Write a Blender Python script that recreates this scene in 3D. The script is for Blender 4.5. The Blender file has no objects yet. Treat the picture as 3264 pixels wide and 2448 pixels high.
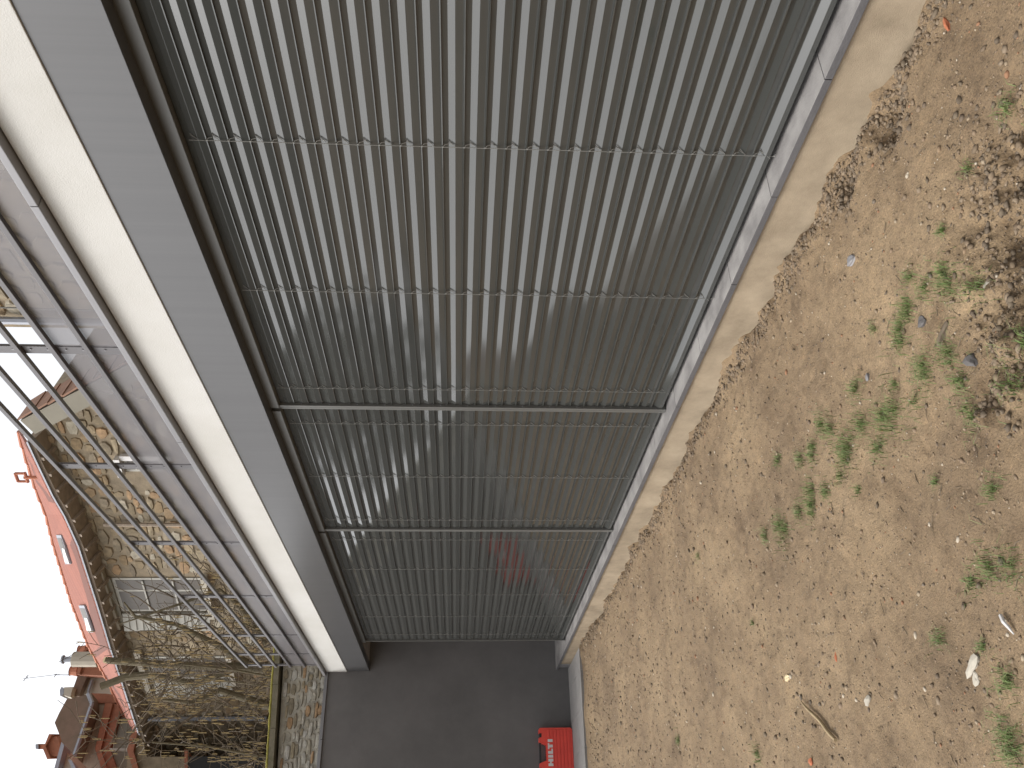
import bpy, bmesh, math, random
import numpy as np
from mathutils import Vector, Matrix

# ------------------------------------------------------------------ camera, sky, sun, exposure
SC = bpy.context.scene
COL = SC.collection
CAMZ = 1.42
F, YAW, PITCH, ROLL = 2750.0, 1.04157604, 0.0571280, 0.0124875      # focal length in photo pixels, angles
fw = Vector((-math.sin(YAW)*math.cos(PITCH), math.cos(YAW)*math.cos(PITCH), -math.sin(PITCH)))
r0 = fw.cross(Vector((0, 0, 1))).normalized()
u0 = r0.cross(fw)
RIGHT = r0*math.cos(ROLL) + u0*math.sin(ROLL)
DOWN = -(-r0*math.sin(ROLL) + u0*math.cos(ROLL))
CAM = Vector((0, 0, CAMZ))
cd = bpy.data.cameras.new('camera'); cam = bpy.data.objects.new('camera', cd); COL.objects.link(cam)
m = Matrix.Identity(4)
for i, a in enumerate((DOWN, RIGHT, -fw)):          # the photograph was taken with the phone on its side
    for j in range(3): m[j][i] = a[j]
m.translation = CAM
cam.matrix_world = m
cd.sensor_width = 36.0; cd.lens = 36.0*F/3264.0; cd.clip_end = 3000; cd.clip_start = 0.05
SC.camera = cam

SUN_EL, SUN_AZ = math.radians(52), math.radians(205)               # azimuth clockwise from +Y
W = bpy.data.worlds.new('World'); SC.world = W; W.use_nodes = True
nt = W.node_tree; nt.nodes.clear()
sky = nt.nodes.new('ShaderNodeTexSky'); sky.sky_type = 'NISHITA'; sky.sun_disc = False
sky.sun_elevation = SUN_EL; sky.sun_rotation = SUN_AZ; sky.dust_density = 4.0; sky.air_density = 1.0
hs = nt.nodes.new('ShaderNodeHueSaturation'); hs.inputs['Saturation'].default_value = 0.12
bg = nt.nodes.new('ShaderNodeBackground'); bg.inputs['Strength'].default_value = 0.15
wo = nt.nodes.new('ShaderNodeOutputWorld')
nt.links.new(sky.outputs[0], hs.inputs['Color']); nt.links.new(hs.outputs[0], bg.inputs['Color']); nt.links.new(bg.outputs[0], wo.inputs[0])
sl = bpy.data.lights.new('sun', 'SUN'); sl.energy = 0.5; sl.angle = math.radians(25); sl.color = (1, 0.97, 0.93)
so = bpy.data.objects.new('sun', sl); COL.objects.link(so)
sd = Vector((math.sin(SUN_AZ)*math.cos(SUN_EL), math.cos(SUN_AZ)*math.cos(SUN_EL), math.sin(SUN_EL)))
so.rotation_euler = sd.to_track_quat('Z', 'Y').to_euler()
so.location = (-4, -6, 12)
SC.view_settings.view_transform = 'Standard'; SC.view_settings.look = 'None'
SC.view_settings.exposure = 1.15; SC.view_settings.gamma = 1.0; SC.view_settings.use_curve_mapping = False
SC.cycles.max_bounces = 8; SC.cycles.transparent_max_bounces = 16

rnd = random.Random(7)
nrs = np.random.RandomState(11)

# ------------------------------------------------------------------ helpers
def ray(x, y):                                   # direction through a photo pixel
    x = float(x); y = float(y)
    return (2448-y-1224)*RIGHT + (x-1632)*DOWN + F*fw
def onY(x, y, Y): w = ray(x, y); return CAM + w*(Y/w.y)
def onX(x, y, X): w = ray(x, y); return CAM + w*(X/w.x)
def onZ(x, y, Z): w = ray(x, y); return CAM + w*((Z-CAMZ)/w.z)
def onP(x, y, p0, n): w = ray(x, y); return CAM + w*((p0-CAM).dot(n)/w.dot(n))

def tag(o, label=None, cat=None, group=None, kind=None):
    if label: o['label'] = label
    if cat: o['category'] = cat
    if group: o['group'] = group
    if kind: o['kind'] = kind
    return o
def empty(name, loc=(0, 0, 0), label=None, cat=None, group=None):
    o = bpy.data.objects.new(name, None); COL.objects.link(o); o.location = loc; o.empty_display_size = 0.2
    return tag(o, label, cat, group)
def link(name, me, mat, parent=None, loc=None, smooth=False):
    if mat is not None and len(me.materials) == 0: me.materials.append(mat)
    o = bpy.data.objects.new(name, me); COL.objects.link(o)
    if parent is not None:
        o.parent = parent
        if parent.parent is None: o.matrix_parent_inverse = Matrix.Translation(-parent.location)    # parts keep world coordinates
        if loc is not None: o.location = loc
    elif loc is not None: o.location = loc
    if smooth:
        for p in me.polygons: p.use_smooth = True
    return o
def mesh(name, verts, faces):
    me = bpy.data.meshes.new(name); me.from_pydata([tuple(v) for v in verts], [], faces); me.update(); return me
class MB:                                        # collects shapes for one mesh
    def __init__(s): s.v = []; s.f = []
    def add(s, vs, fs):
        o = len(s.v); s.v += [tuple(v) for v in vs]; s.f += [tuple(i+o for i in f) for f in fs]; return s
    def box(s, a, b, bev=0.0):
        x0, y0, z0 = a; x1, y1, z1 = b
        return s.add([(x0,y0,z0),(x1,y0,z0),(x1,y1,z0),(x0,y1,z0),(x0,y0,z1),(x1,y0,z1),(x1,y1,z1),(x0,y1,z1)],
                     [(0,3,2,1),(4,5,6,7),(0,1,5,4),(1,2,6,5),(2,3,7,6),(3,0,4,7)])
    def prism(s, pts, vec):                      # polygon pushed along vec
        n = len(pts); vec = Vector(vec); a = [Vector(p) for p in pts]; b = [p+vec for p in a]
        return s.add(a+b, [tuple(range(n)), tuple(range(2*n-1, n-1, -1))] + [(i, n+i, n+(i+1) % n, (i+1) % n) for i in range(n)])
    def bar(s, p, q, w, h=None, up=(0, 0, 1)):   # rectangular bar from p to q
        p = Vector(p); q = Vector(q); h = h or w
        d = (q-p).normalized(); a = d.cross(Vector(up))
        if a.length < 1e-4: a = d.cross(Vector((1, 0, 0)))
        a.normalize(); b = d.cross(a)
        r = [a*(w/2)+b*(h/2), -a*(w/2)+b*(h/2), -a*(w/2)-b*(h/2), a*(w/2)-b*(h/2)]
        return s.add([p+x for x in r]+[q+x for x in r], [(0,1,2,3),(7,6,5,4)]+[(i, 4+i, 4+(i+1) % 4, (i+1) % 4) for i in range(4)])
    def tube(s, pts, rad, n=6):
        pts = [Vector(p) for p in pts]; o = len(s.v); prev = None
        for i, p in enumerate(pts):
            d = (pts[min(i+1, len(pts)-1)] - pts[max(i-1, 0)]).normalized()
            a = d.cross(Vector((0.3, 0.2, 0.9))) if prev is None else (prev - d*prev.dot(d))
            if a.length < 1e-5: a = d.cross(Vector((1, 0, 0)))
            a.normalize(); prev = a; b = d.cross(a); r = rad[i] if hasattr(rad, '__len__') else rad
            for k in range(n):
                t = 2*math.pi*k/n; s.v.append(tuple(p + (a*math.cos(t)+b*math.sin(t))*r))
        for i in range(len(pts)-1):
            for k in range(n):
                s.f.append((o+i*n+k, o+i*n+(k+1) % n, o+(i+1)*n+(k+1) % n, o+(i+1)*n+k))
        s.f.append(tuple(o+k for k in range(n))[::-1]); s.f.append(tuple(o+(len(pts)-1)*n+k for k in range(n)))
        return s
    def build(s, name, mat, parent=None, smooth=False, bevel=0.0):
        me = mesh(name, s.v, s.f)
        bm = bmesh.new(); bm.from_mesh(me); bmesh.ops.recalc_face_normals(bm, faces=bm.faces)
        if bevel: bmesh.ops.bevel(bm, geom=[e for e in bm.edges], offset=bevel, segments=2, affect='EDGES', profile=0.6)
        bm.to_mesh(me); bm.free()
        return link(name, me, mat, parent, smooth=smooth)

def material(name, col, rough=0.8, var=0.0, scale=6.0, bump=0.0, bscale=60.0, col2=None, metal=0.0, ior=1.5, stretch=None, detail=6, attr=None):
    mt = bpy.data.materials.new(name); mt.use_nodes = True; t = mt.node_tree; b = t.nodes['Principled BSDF']
    b.inputs['Roughness'].default_value = rough; b.inputs['Metallic'].default_value = metal; b.inputs['IOR'].default_value = ior
    tc = t.nodes.new('ShaderNodeTexCoord'); mp = t.nodes.new('ShaderNodeMapping')
    t.links.new(tc.outputs['Object'], mp.inputs['Vector'])
    if stretch: mp.inputs['Scale'].default_value = stretch
    out = None
    if col2 is None: col2 = tuple(c*(1-var) for c in col)
    nz = t.nodes.new('ShaderNodeTexNoise'); nz.inputs['Scale'].default_value = scale; nz.inputs['Detail'].default_value = detail; nz.inputs['Roughness'].default_value = 0.65
    t.links.new(mp.outputs[0], nz.inputs['Vector'])
    rp = t.nodes.new('ShaderNodeValToRGB'); rp.color_ramp.elements[0].position = 0.32; rp.color_ramp.elements[1].position = 0.68
    rp.color_ramp.elements[0].color = (*col2, 1); rp.color_ramp.elements[1].color = (*col, 1)
    t.links.new(nz.outputs['Fac'], rp.inputs[0]); out = rp.outputs[0]
    if attr:                                     # per-piece tone stored on the mesh
        at = t.nodes.new('ShaderNodeAttribute'); at.attribute_name = 'tone'
        cr = t.nodes.new('ShaderNodeValToRGB'); els = cr.color_ramp.elements; cr.color_ramp.interpolation = 'CONSTANT'
        while len(els) < len(attr): els.new(0.5)
        for i, c in enumerate(attr): els[i].position = i/len(attr); els[i].color = (*c, 1)
        t.links.new(at.outputs['Fac'], cr.inputs[0])
        mx = t.nodes.new('ShaderNodeMix'); mx.data_type = 'RGBA'; mx.blend_type = 'MULTIPLY'; mx.inputs[0].default_value = 1.0
        t.links.new(cr.outputs[0], mx.inputs[6]); t.links.new(out, mx.inputs[7]); out = mx.outputs[2]
    t.links.new(out, b.inputs['Base Color'])
    if bump:
        n2 = t.nodes.new('ShaderNodeTexNoise'); n2.inputs['Scale'].default_value = bscale; n2.inputs['Detail'].default_value = 5
        t.links.new(mp.outputs[0], n2.inputs['Vector'])
        bp = t.nodes.new('ShaderNodeBump'); bp.inputs['Strength'].default_value = bump; bp.inputs['Distance'].default_value = 0.01
        t.links.new(n2.outputs['Fac'], bp.inputs['Height']); t.links.new(bp.outputs[0], b.inputs['Normal'])
    return mt

M = {}
M['slat'] = material('slat_paint', (0.046, 0.047, 0.0435), 0.075, var=0.12, scale=1.5, ior=1.6, stretch=(0.3, 3, 3))
M['rail'] = material('rail_paint', (0.10, 0.098, 0.09), 0.4, var=0.1, scale=4)
M['cord'] = material('cord_grey', (0.17, 0.165, 0.15), 0.8, var=0.1)
M['fascia'] = material('fascia_panel', (0.070, 0.069, 0.070), 0.30, var=0.15, scale=1.0, stretch=(26, 1, 0.08), ior=1.5)
M['parapet'] = material('white_render', (0.49, 0.48, 0.455), 0.9, scale=1.3, col2=(0.43, 0.417, 0.385), bump=0.25, bscale=220)
M['cap'] = material('cap_metal', (0.20, 0.195, 0.2), 0.35, var=0.12, scale=3, metal=0.2)
M['plinth'] = material('plinth_render', (0.35, 0.28, 0.195), 0.95, scale=5, col2=(0.215, 0.168, 0.113), bump=0.35, bscale=420)
M['bluestone'] = material('bluestone', (0.25, 0.238, 0.235), 0.6, scale=8, col2=(0.145, 0.14, 0.142), bump=0.2, bscale=120)
M['endwall'] = material('dark_render', (0.146, 0.137, 0.133), 0.75, scale=1.6, col2=(0.108, 0.102, 0.099), bump=0.15, bscale=140)
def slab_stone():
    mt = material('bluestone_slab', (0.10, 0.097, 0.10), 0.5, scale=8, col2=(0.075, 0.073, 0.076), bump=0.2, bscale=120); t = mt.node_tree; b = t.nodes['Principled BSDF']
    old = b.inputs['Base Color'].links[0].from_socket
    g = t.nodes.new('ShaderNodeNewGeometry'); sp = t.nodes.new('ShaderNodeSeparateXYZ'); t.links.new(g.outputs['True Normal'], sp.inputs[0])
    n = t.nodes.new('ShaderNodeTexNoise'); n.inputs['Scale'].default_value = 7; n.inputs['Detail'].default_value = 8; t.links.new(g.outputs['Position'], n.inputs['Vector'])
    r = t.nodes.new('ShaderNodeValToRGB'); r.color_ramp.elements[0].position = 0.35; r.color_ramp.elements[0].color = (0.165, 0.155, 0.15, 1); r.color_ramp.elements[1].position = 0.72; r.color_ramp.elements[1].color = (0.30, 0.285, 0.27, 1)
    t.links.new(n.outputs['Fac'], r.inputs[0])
    mx = t.nodes.new('ShaderNodeMix'); mx.data_type = 'RGBA'; t.links.new(sp.outputs['Z'], mx.inputs[0]); t.links.new(old, mx.inputs[6]); t.links.new(r.outputs[0], mx.inputs[7])   # tops lighter and blotchier than the sides
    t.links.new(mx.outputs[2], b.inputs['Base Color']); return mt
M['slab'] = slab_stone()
M['dark'] = material('dark_interior', (0.02, 0.02, 0.02), 0.8, var=0.1)
M['soffit'] = material('soffit_board', (0.30, 0.27, 0.24), 0.8, var=0.15)
M['paver'] = material('paver_grey', (0.27, 0.255, 0.24), 0.8, scale=7, col2=(0.215, 0.205, 0.195), bump=0.25, bscale=150)
M['joint'] = material('paver_joint', (0.42, 0.41, 0.38), 0.9, var=0.2)
M['railing'] = material('railing_paint', (0.085, 0.078, 0.08), 0.42, var=0.08, scale=3)
M['glass'] = material('window_glass', (0.02, 0.025, 0.03), 0.03, var=0.1)
M['oldglass'] = material('old_glass', (0.09, 0.075, 0.06), 0.5, var=0.3, scale=3)
M['red'] = material('case_red', (0.72, 0.070, 0.048), 0.42, scale=9, col2=(0.64, 0.055, 0.04), bump=0.08, bscale=90)
M['black'] = material('black_plastic', (0.02, 0.02, 0.02), 0.5, var=0.2)
M['white'] = material('white_plastic', (0.62, 0.60, 0.58), 0.5, var=0.1)
STONES = [(0.31,0.24,0.15),(0.36,0.29,0.19),(0.24,0.19,0.12),(0.33,0.27,0.19),(0.29,0.21,0.12),(0.44,0.39,0.30),(0.21,0.17,0.12),(0.34,0.24,0.14),(0.27,0.22,0.15),(0.38,0.25,0.14)]
M['stone'] = material('house_stone', (1, 1, 1), 0.95, var=0.45, scale=9, bump=0.5, bscale=25, attr=STONES)
M['mortar'] = material('house_mortar', (0.27, 0.215, 0.145), 0.95, var=0.4, scale=5, bump=0.5, bscale=30)
PALE = [(0.46,0.41,0.32),(0.56,0.52,0.44),(0.34,0.29,0.21),(0.60,0.57,0.51),(0.42,0.35,0.24),(0.50,0.33,0.19),(0.50,0.46,0.38),(0.55,0.52,0.45)]
M['palestone'] = material('rubble_stone', (1, 1, 1), 0.95, var=0.5, scale=11, bump=0.6, bscale=30, attr=PALE)
M['palemortar'] = material('rubble_mortar', (0.52, 0.48, 0.40), 0.95, var=0.45, scale=7, bump=0.6, bscale=35)
M['moss'] = material('moss', (0.30, 0.27, 0.055), 1.0, scale=20, col2=(0.19, 0.165, 0.035), bump=1.0, bscale=80)
M['copingtile'] = material('coping_tile', (0.22, 0.19, 0.14), 0.9, scale=9, col2=(0.13, 0.12, 0.07), bump=0.5, bscale=40)
M['wood'] = material('weathered_wood', (0.36, 0.29, 0.225), 0.85, var=0.35, scale=4, stretch=(1, 1, 8))
M['plaster'] = material('plaster', (0.42, 0.38, 0.31), 0.9, var=0.15, scale=3)
M['greyplaster'] = material('grey_plaster', (0.24, 0.22, 0.175), 0.9, var=0.15, scale=3)
M['shutter'] = material('shutter_paint', (0.38, 0.365, 0.32), 0.6, var=0.15, scale=5)
M['zinc'] = material('zinc', (0.27, 0.28, 0.31), 0.4, var=0.15, metal=0.3)
M['brownroof'] = material('brown_roof', (0.20, 0.135, 0.10), 0.9, scale=3, col2=(0.14, 0.10, 0.07), bump=0.4, bscale=14)
M['brick'] = material('brick_band', (0.33, 0.13, 0.075), 0.9, var=0.3, scale=8, bump=0.4, bscale=20)
M['pot'] = material('clay_pot', (0.42, 0.16, 0.09), 0.85, var=0.25, scale=6)
M['vergetile'] = material('verge_tile', (0.30, 0.17, 0.115), 0.9, var=0.3, scale=5)
M['bark'] = material('bark', (0.155, 0.125, 0.08), 0.95, scale=14, col2=(0.105, 0.09, 0.052), bump=0.6, bscale=40)
M['twig'] = material('twig', (0.15, 0.115, 0.078), 0.95, var=0.35, scale=5)
M['catkin'] = material('catkin', (0.36, 0.27, 0.13), 0.95, var=0.35, scale=5)
M['hedge'] = material('hedge_leaves', (0.045, 0.055, 0.03), 0.9, var=0.6, scale=3, bump=1.0, bscale=6)
M['plaster2'] = material('pale_plaster', (0.72, 0.71, 0.68), 0.9, var=0.08, scale=2)
M['cutwood'] = material('cut_wood', (0.62, 0.50, 0.30), 0.9, var=0.15)
M['stick'] = material('stick_wood', (0.40, 0.30, 0.17), 0.85, var=0.4, scale=20, stretch=(1, 1, 1))
M['brickbit'] = material('brick_bit', (0.45, 0.15, 0.07), 0.9, var=0.3, scale=30)
M['darkrock'] = material('dark_rock', (0.12, 0.11, 0.105), 0.9, var=0.35, scale=30)

def tile_material(name, c1, c2, sx, sy, along, up):
    # small clay tiles too far away to build: relief and colour only
    mt = bpy.data.materials.new(name); mt.use_nodes = True; t = mt.node_tree; b = t.nodes['Principled BSDF']; b.inputs['Roughness'].default_value = 0.85
    g = t.nodes.new('ShaderNodeNewGeometry')
    def dot(v):
        d = t.nodes.new('ShaderNodeVectorMath'); d.operation = 'DOT_PRODUCT'; d.inputs[1].default_value = v; t.links.new(g.outputs['Position'], d.inputs[0]); return d.outputs['Value']
    cb = t.nodes.new('ShaderNodeCombineXYZ'); t.links.new(dot(along), cb.inputs[0]); t.links.new(dot(up), cb.inputs[1])
    br = t.nodes.new('ShaderNodeTexBrick'); br.inputs['Scale'].default_value = 1.0
    br.inputs['Color1'].default_value = (*c1, 1); br.inputs['Color2'].default_value = (*c2, 1); br.inputs['Mortar'].default_value = (*[c*0.55 for c in c2], 1)
    br.inputs['Mortar Size'].default_value = 0.012; br.inputs['Brick Width'].default_value = sx; br.inputs['Row Height'].default_value = sy
    t.links.new(cb.outputs[0], br.inputs['Vector']); t.links.new(br.outputs['Color'], b.inputs['Base Color'])
    bp = t.nodes.new('ShaderNodeBump'); bp.inputs['Strength'].default_value = 0.5; bp.inputs['Distance'].default_value = 0.02; bp.invert = True
    t.links.new(br.outputs['Fac'], bp.inputs['Height']); t.links.new(bp.outputs[0], b.inputs['Normal'])
    return mt

# perforated sheet: holes too fine to see singly let part of the light through
def perforated():
    mt = bpy.data.materials.new('perforated_sheet'); mt.use_nodes = True; t = mt.node_tree; b = t.nodes['Principled BSDF']
    b.inputs['Base Color'].default_value = (0.15, 0.14, 0.145, 1); b.inputs['Roughness'].default_value = 0.4
    tr = t.nodes.new('ShaderNodeBsdfTransparent'); mx = t.nodes.new('ShaderNodeMixShader'); mx.inputs[0].default_value = 0.40
    t.links.new(b.outputs[0], mx.inputs[1]); t.links.new(tr.outputs[0], mx.inputs[2]); t.links.new(mx.outputs[0], t.nodes['Material Output'].inputs[0])
    return mt
M['perf'] = perforated()

def island_material(name, cols, rough=0.9):
    mt = bpy.data.materials.new(name); mt.use_nodes = True; t = mt.node_tree; b = t.nodes['Principled BSDF']; b.inputs['Roughness'].default_value = rough
    g = t.nodes.new('ShaderNodeNewGeometry'); cr = t.nodes.new('ShaderNodeValToRGB'); els = cr.color_ramp.elements; cr.color_ramp.interpolation = 'CONSTANT'
    while len(els) < len(cols): els.new(0.5)
    for i, c in enumerate(cols): els[i].position = i/len(cols); els[i].color = (*c, 1)
    t.links.new(g.outputs['Random Per Island'], cr.inputs[0]); t.links.new(cr.outputs[0], b.inputs['Base Color'])
    return mt
M['gravel'] = island_material('gravel_mix', [(0.21,0.15,0.095),(0.16,0.115,0.075),(0.25,0.19,0.125),(0.12,0.088,0.06),(0.19,0.135,0.088),(0.28,0.22,0.15),(0.20,0.14,0.09),(0.10,0.078,0.055),(0.19,0.138,0.09),(0.145,0.115,0.085),(0.40,0.34,0.26),(0.20,0.145,0.095),(0.24,0.17,0.10),(0.17,0.12,0.08),(0.22,0.15,0.09),(0.15,0.11,0.075),(0.20,0.14,0.088),(0.18,0.13,0.08),(0.25,0.13,0.07),(0.13,0.095,0.065)])
M['clod'] = island_material('soil_clods', [(0.14,0.10,0.064),(0.11,0.082,0.055),(0.18,0.13,0.083),(0.13,0.098,0.065),(0.20,0.15,0.10),(0.15,0.108,0.068)])
M['grass'] = island_material('grass_blades', [(0.105,0.16,0.04),(0.08,0.125,0.033),(0.13,0.18,0.05),(0.17,0.19,0.075),(0.095,0.145,0.035)], 0.6)

# ------------------------------------------------------------------ ground
LATTICE = {}
def vnoise(x, y, seed, f):
    if seed not in LATTICE: LATTICE[seed] = np.random.RandomState(seed).rand(128, 128)
    T = LATTICE[seed]
    xf, yf = x*f, y*f; xi = np.floor(xf).astype(int); yi = np.floor(yf).astype(int); a = xf-xi; b = yf-yi
    a = a*a*(3-2*a); b = b*b*(3-2*b)
    g = lambda i, j: T[i % 128, j % 128]
    return (g(xi, yi)*(1-a)+g(xi+1, yi)*a)*(1-b) + (g(xi, yi+1)*(1-a)+g(xi+1, yi+1)*a)*b - 0.5
HOLES = [(-1.62, 1.60, 0.20, 0.07), (-1.72, 1.36, 0.20, 0.07), (-1.78, 1.18, 0.17, 0.05), (-2.0, 2.22, 0.10, 0.04), (-2.35, 2.26, 0.08, 0.03), (-1.93, 0.46, 0.12, 0.05), (-2.08, 0.32, 0.10, 0.04), (-2.03, 1.13, 0.05, 0.025)]
def gz(x, y):
    x = np.asarray(x, float); y = np.asarray(y, float)
    z = -0.014 + 0.062*np.clip((-x-2.6)/6, 0, 1)
    z = z + 0.05*vnoise(x, y, 1, 0.9) + 0.022*vnoise(x, y, 2, 3.1) + 0.010*vnoise(x, y, 3, 9) + 0.006*vnoise(x, y, 4, 26) + 0.005*vnoise(x, y, 8, 60)
    edge = np.exp(-np.clip(2.36-y, 0, 9)/0.10)                      # crumbly soil along the plinth
    z = z + edge*(0.09*vnoise(x, y, 5, 5) + 0.06*vnoise(x, y, 6, 13) + 0.03*vnoise(x, y, 7, 31))
    for hx, hy, r, d in HOLES:
        k = np.exp(-((x-hx)**2+(y-hy)**2)/r**2)
        z = z - d*k + k*(0.11*vnoise(x, y, 12, 8)+0.07*vnoise(x, y, 13, 19)+0.045*vnoise(x, y, 14, 45))
    out = np.clip((np.hypot(x+5, y)-14)/6, 0, 1)
    return z*(1-out)
def spaced(parts):
    o = []
    for a, b, n in parts: o += list(np.linspace(a, b, n, endpoint=False))
    return np.array(o+[parts[-1][1]])
gx = spaced([(-900, -60, 8), (-60, -13, 24), (-13, -9.85, 40), (-9.85, -6, 150), (-6, -3.2, 190), (-3.2, -1.0, 240), (-1.0, 3, 40), (3, 40, 14), (40, 900, 8)])
gy = spaced([(-900, -40, 8), (-40, -3, 24), (-3, 0, 60), (0, 1.2, 90), (1.2, 2.42, 130), (2.42, 3.0, 3), (3.0, 30, 10), (30, 900, 8)])
GX, GY = np.meshgrid(gx, gy, indexing='ij'); GZ = gz(GX, GY); GZ[GY > 2.40] = -0.12
pav = (GX < -9.90) & (GX > -12) & (GY < 2.45) & (GY > -3); GZ[pav] = -0.03
n0, n1 = GX.shape
me = bpy.data.meshes.new('ground'); V = np.stack([GX, GY, GZ], -1).reshape(-1, 3)
I = np.arange(n0*n1).reshape(n0, n1); Q = np.stack([I[:-1, :-1], I[1:, :-1], I[1:, 1:], I[:-1, 1:]], -1).reshape(-1, 4)
me.vertices.add(len(V)); me.vertices.foreach_set('co', V.ravel()); me.loops.add(Q.size); me.loops.foreach_set('vertex_index', Q.ravel().astype(np.int32))
me.polygons.add(len(Q)); me.polygons.foreach_set('loop_start', (np.arange(len(Q))*4).astype(np.int32)); me.update(calc_edges=True); me.validate()

def soil():
    mt = bpy.data.materials.new('sandy_soil'); mt.use_nodes = True; t = mt.node_tree; b = t.nodes['Principled BSDF']; b.inputs['Roughness'].default_value = 0.97
    g = t.nodes.new('ShaderNodeNewGeometry')
    def nz(s, d, r=0.6):
        n = t.nodes.new('ShaderNodeTexNoise'); n.inputs['Scale'].default_value = s; n.inputs['Detail'].default_value = d; n.inputs['Roughness'].default_value = r
        t.links.new(g.outputs['Position'], n.inputs['Vector']); return n.outputs['Fac']
    def ramp(f, st):
        r = t.nodes.new('ShaderNodeValToRGB'); e = r.color_ramp.elements
        while len(e) < len(st): e.new(0.5)
        for i, (p, c) in enumerate(st): e[i].position = p; e[i].color = (*c, 1)
        t.links.new(f, r.inputs[0]); return r.outputs[0]
    def mul(a, c, mode='MULTIPLY', f=1.0):
        x = t.nodes.new('ShaderNodeMix'); x.data_type = 'RGBA'; x.blend_type = mode; x.inputs[0].default_value = f
        t.links.new(a, x.inputs[6]); t.links.new(c, x.inputs[7]); return x.outputs[2]
    base = ramp(nz(1.1, 6), [(0.28, (0.130, 0.090, 0.053)), (0.48, (0.198, 0.140, 0.083)), (0.66, (0.245, 0.177, 0.105)), (0.80, (0.305, 0.228, 0.140))])
    mid = ramp(nz(17, 6, 0.75), [(0.30, (0.55, 0.52, 0.49)), (0.44, (0.95, 0.95, 0.95)), (0.6, (1.04, 1.03, 1.02)), (0.75, (1.3, 1.27, 1.22))])
    fine = ramp(nz(160, 3, 0.75), [(0.30, (0.42, 0.39, 0.35)), (0.46, (0.97, 0.97, 0.97)), (0.60, (1.08, 1.06, 1.02)), (0.72, (1.7, 1.66, 1.55))])
    patch = ramp(nz(3.6, 7, 0.72), [(0.34, (0.66, 0.63, 0.60)), (0.46, (0.96, 0.95, 0.94)), (0.58, (1.05, 1.05, 1.04)), (0.72, (1.16, 1.14, 1.10))])
    c = mul(mul(mul(base, patch), mid), fine); t.links.new(c, b.inputs['Base Color'])
    bp = t.nodes.new('ShaderNodeBump'); bp.inputs['Strength'].default_value = 0.9; bp.inputs['Distance'].default_value = 0.006
    t.links.new(nz(120, 4, 0.7), bp.inputs['Height']); t.links.new(bp.outputs[0], b.inputs['Normal'])
    return mt
M['soil'] = soil()
tag(link('ground', me, M['soil'], smooth=True), kind='structure')

# ------------------------------------------------------------------ the low building: plinth, sill, fascia, parapet
YF, YB = 2.333, 2.433                    # front plane, blind plane
XW = -11.04                              # inner face of the end wall
XR = 1.6                                 # right end, outside the picture
Z0 = CAMZ
ZS, ZD, ZWL, ZWT, ZC = Z0-1.205, Z0+1.103, Z0+1.372, Z0+1.622, Z0+1.660
bld = empty('terrace_building', (-5, 3.2, 0), 'low building with white parapet above a dark grey fascia and blinds', 'building')
MB().box((XW+0.25, YF+0.018, -0.3), (XR, YF+0.2, ZS-0.028)).build('plinth', M['plinth'], bld)
MB().box((XW+0.002, YF+0.03, -0.3), (XW+0.248, YF+0.22, ZS-0.03)).build('plinth_end', M['bluestone'], bld)
sill = MB().box((XW+0.004, YF+0.012, ZS-0.030), (XR, YB+0.32, ZS-0.004)).build('sill', M['bluestone'], bld)
x = -1.93 + 0.573*6; k = 0
while x > XW+0.05:
    a = max(x-0.573+0.0015, XW+0.003)
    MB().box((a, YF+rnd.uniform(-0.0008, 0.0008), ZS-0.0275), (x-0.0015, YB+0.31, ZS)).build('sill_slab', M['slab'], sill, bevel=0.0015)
    x -= 0.573
MB().box((XW+0.002, YF, ZD), (XR, YF+0.10, ZWL+0.05)).build('fascia', M['fascia'], bld, bevel=0.002)
MB().box((XW+0.002, YF-0.008, ZWL), (XR, YF+0.12, ZWT+0.002)).build('parapet', M['parapet'], bld, bevel=0.004)
MB().box((XW+0.002, YF+0.102, ZD+0.009), (XR, YF+0.9, ZD+0.03)).build('soffit', M['soffit'], bld)
MB().box((XW+0.002, YF+0.122, ZWT-0.30), (XR, YF+3.9, ZWT-0.02)).build('roof_slab', M['greyplaster'], bld)
MB().box((XW+0.002, YB+0.70, -0.3), (XR, YB+0.85, ZD+0.008)).build('rear_wall', M['endwall'], bld)
MB().box((-9.955, YB+0.06, ZS+0.001), (-9.90, YB+0.70, ZD+0.008)).build('glazing_jamb', M['rail'], bld)
x = XR; cuts = [XR, -0.6, -2.6, -4.62, -6.62, -8.6, -10.1, XW+0.004]
for a, b in zip(cuts[:-1], cuts[1:]):
    q = MB(); dz = rnd.uniform(-0.002, 0.002)
    q.box((b+0.002, YF-0.055, ZWT+0.006+dz), (a-0.002, YF+0.14, ZC+dz)); q.build('parapet_cap', M['cap'], bld, bevel=0.003)
# glazed doors behind the blinds
for xa, xb in ((-4.44, 1.4), (-6.41, -4.47), (-9.89, -6.44)):
    fr = MB()
    for (p, q) in (((xa, ZS+0.002), (xa+0.07, ZD-0.01)), ((xb-0.07, ZS+0.002), (xb, ZD-0.01)), ((xa+0.071, ZS+0.002), (xb-0.071, ZS+0.07)), ((xa+0.071, ZD-0.08), (xb-0.071, ZD-0.01))):
        fr.box((p[0], YB+0.09, p[1]), (q[0], YB+0.15, q[1]))
    g = fr.build('glazed_door', M['rail'], bld)
    n = max(2, round((xb-xa)/1.2)); w = (xb-xa-0.142)/n
    for i in range(n):
        MB().box((xa+0.071+i*w+0.01, YB+0.11, ZS+0.071), (xa+0.071+(i+1)*w-0.01, YB+0.13, ZD-0.081)).build('pane', M['glass'], g)
        if i: MB().box((xa+0.071+i*w-0.012, YB+0.092, ZS+0.071), (xa+0.071+i*w+0.012, YB+0.148, ZD-0.081)).build('mullion', M['rail'], g)

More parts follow.
